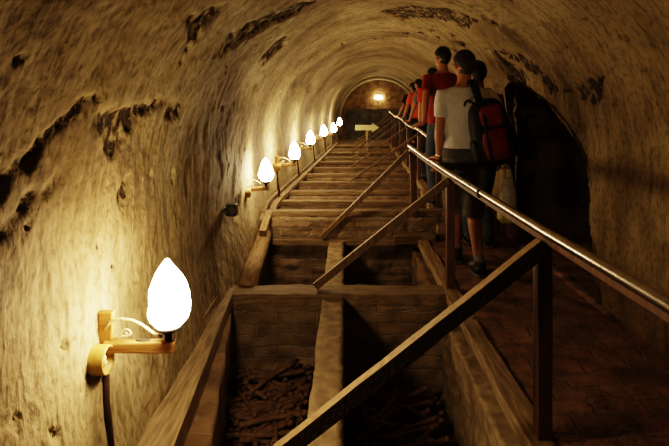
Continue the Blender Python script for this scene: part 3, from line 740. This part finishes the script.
def gh(p, side=1):  # hand laid over a rail running along y: wrist right/behind, fingers forward-left and curling down
    return (p+V((.055, -.085, .045)), (-.35, .9, -.12), (-.2, 0, -1), (.9, .4, 0), 1.0)
p = rail_near(4.52)
man, MA, ms, mh = person('man in white t-shirt and dark shorts holding the near handrail', 1.0, 4.33, 0, 1.84,
    dict(shirt=M['white_cloth'], legs=M['camo'], hair=M['hair_grey']), hand_l=gh(p), hand_r=((1.31, 4.20, .98), (.03, .02, -1), (-1, 0, 0), (0, 1, 0), 1.3),
    yaw=.06, feet=((.0, .30), (.075, -.10)), lean=.03, head_yaw=.25, head_pitch=-.22, vox=.007, band=True)
el, wr = MA[-1][1], MA[-1][2]; wp = el.lerp(wr, .90); wd = (wr-el).normalized()
bm = bmesh.new(); tube(bm, [wp-wd*.012, wp-wd*.011, wp+wd*.011, wp+wd*.012], [.028, .032, .032, .028], 20); wt = fin('watch', bm, M['steel'], man, True)
p = V((.70, 5.45, .94))
person('black haired person in maroon shirt just ahead of the man in white', 1.10, 5.80, FZ, 1.78, dict(shirt=M['maroon'], legs=M['jeans'], hair=M['hair']),
    hand_l=((.80, 5.42, .985), (-.9, .35, -.15), (-.1, 0, -1), (-.2, .9, 0), .9), shorts=False, yaw=.15, head_yaw=.35, head_pitch=-.25)
person('person with dark hair in maroon shirt and jeans mostly hidden behind the backpack', 1.31, 5.10, 0, 1.82, dict(shirt=M['maroon'], legs=M['jeans'], hair=M['hair']), shorts=False, feet=((-.06, .12), (.09, .02)), head_pitch=-.1)
def P_(lab, x, y, H, shirt, hair, hy, **kw):
    person(lab, x, y, fz(y), H, dict(shirt=M[shirt], legs=M['navy'], hair=M[hair]), hand_l=gh(fr(y+.18)), yaw=.1, head_yaw=hy, shorts=False, **kw)
P_('person with short black hair in bright red shirt, third along the far rail', 1.31, 7.75, 1.68, 'red', 'hair', .5)
P_('person with brown hair in grey t-shirt between the red and orange shirts', 1.47, 9.3, 1.65, 'grey_blue', 'hair_brown', .1)
P_('person with black hair in orange shirt looking down at the rail', 1.49, 10.5, 1.64, 'orange', 'hair', .5)
P_('person in navy top farthest ahead in the queue along the rail', 1.54, 11.7, 1.62, 'navy', 'hair', .3)

# backpack
t = empty('backpack', (1.16, 4.135, 1.17), 'black and red backpack slung on the back of the man in white', 'backpack'); t.rotation_euler = (-.05, -.22, .05)
def sq(bm, c, r, pw=.55, seg=28, rings=18, bulge=0):
    vs = ell(bm, (0, 0, 0), (1, 1, 1), seg=seg, rings=rings)
    for v in vs:
        q = v.co; f = lambda a: math.copysign(abs(a)**pw, a)
        x, y, z = f(q.x), f(q.y), f(q.z); x *= 1-.16*max(0, z)+bulge*max(0, -z)
        v.co = V((c[0]+x*r[0], c[1]+y*r[1], c[2]+z*r[2])); v.co += v.co.normalized()*noise.noise(v.co*14)*.008
bm = bmesh.new(); sq(bm, (0, 0, -.01), (.165, .085, .27)); fin('pack_body', bm, M['pack'], t, True)
bm = bmesh.new(); sq(bm, (.0, -.075, -.10), (.115, .05, .135)); pk = fin('front_pocket', bm, M['pack_red'], t, True)
bm = bmesh.new(); sq(bm, (.01, -.075, .12), (.10, .035, .085)); fin('upper_panel', bm, M['pack_red'], t, True)
bm = bmesh.new(); tube(bm, [(-.10, -.118, -.0), (-.03, -.13, .02), (.04, -.13, .02), (.11, -.115, -.01)], .006, 6); fin('zip', bm, M['pack'], pk, True)
for sx in (-1, 1):
    bm = bmesh.new(); sq(bm, (.155*sx, -.01, -.14), (.035, .06, .10)); fin('side_pocket', bm, M['pack'], t, True)
bm = bmesh.new(); beam(bm, (-.05, -.10, .16), (-.09, -.13, -.22), .025, .012, up=(0, 1, 0), n=6, jit=.05); beam(bm, (.09, -.10, .16), (.08, -.135, -.22), .025, .012, up=(0, 1, 0), n=6, jit=.05)
fin('compression_strap', bm, M['pack'], t)
bm = bmesh.new(); pts = [(-.04, -.02, .24), (-.05, -.03, .33), (-.045, .0, .40), (-.04, .07, .425), (-.03, .17, .40), (0, .27, .30), (.03, .30, .10), (.06, .24, -.1)]
tube(bm, pts, [.03, .034, .036, .036, .034, .03, .03, .02], 10, flat=.35); fin('shoulder_strap', bm, M['pack'], t, True)
bm = bmesh.new(); tube(bm, [(-.13+.035*math.cos(a), -.02, .235+.04*math.sin(a)) for a in np.linspace(0, math.pi, 9)], .009, 8); fin('grab_handle', bm, M['pack'], t, True)

# carrier bag
t = empty('carrier_bag', (1.32, 4.22, .42), 'white and yellow plastic carrier bag hanging from right hand of man in white', 'bag')
def bag(z0, z1, mat, nm, cap):
    bm = bmesh.new(); zs = np.linspace(z0, z1, 14); rings = []
    for z in zs:
        tt = z/.36; rx = np.interp(tt, [0, .1, .4, .8, 1], [.05, .085, .08, .06, .045]); ry = np.interp(tt, [0, .1, .4, .8, 1], [.02, .045, .05, .03, .012])
        rings.append([bm.verts.new((rx*math.cos(a)*(1+.12*noise.noise(V((math.cos(a)*2, math.sin(a)*2, z*9)))), ry*math.sin(a)*(1+.35*noise.noise(V((math.cos(a)*3, math.sin(a)*3, z*7)))), z)) for a in [2*math.pi*k/28 for k in range(28)]])
    for a, b in zip(rings, rings[1:]):
        for k in range(28): bm.faces.new((a[k], a[(k+1) % 28], b[(k+1) % 28], b[k]))
    if cap: bm.faces.new(rings[0][::-1])
    return fin(nm, bm, mat, t, True)
bag(0, .11, M['bag_y'], 'bag_bottom', True); bag(.11, .36, M['bag'], 'bag_body', False)
for sx in (-1, 1):
    bm = bmesh.new(); tube(bm, [(.03*sx, .0, .34), (.025*sx, .005, .42), (.008*sx, .0, .49)], [.018, .012, .008], 8, flat=.4); fin('handle', bm, M['bag'], t, True)

# ------------------------------------------------------------------ camera, world
w_ = bpy.data.worlds.new('world'); bpy.context.scene.world = w_; w_.use_nodes = True
w_.node_tree.nodes['Background'].inputs[0].default_value = (1, .7, .4, 1); w_.node_tree.nodes['Background'].inputs[1].default_value = .015
cam = bpy.data.cameras.new('camera'); co = bpy.data.objects.new('camera', cam); C.objects.link(co)
co.location = (0, 0, 1.36); co.rotation_euler = (math.radians(90), 0, 0)
cam.sensor_width = 36; cam.lens = 520/669*36; cam.shift_x = (334.5-345)/669; cam.shift_y = -(223-107)/669; cam.clip_start = .02
bpy.context.scene.camera = co
sc = bpy.context.scene
sc.view_settings.view_transform = 'Filmic'; sc.view_settings.look = 'High Contrast'; sc.view_settings.exposure = .22
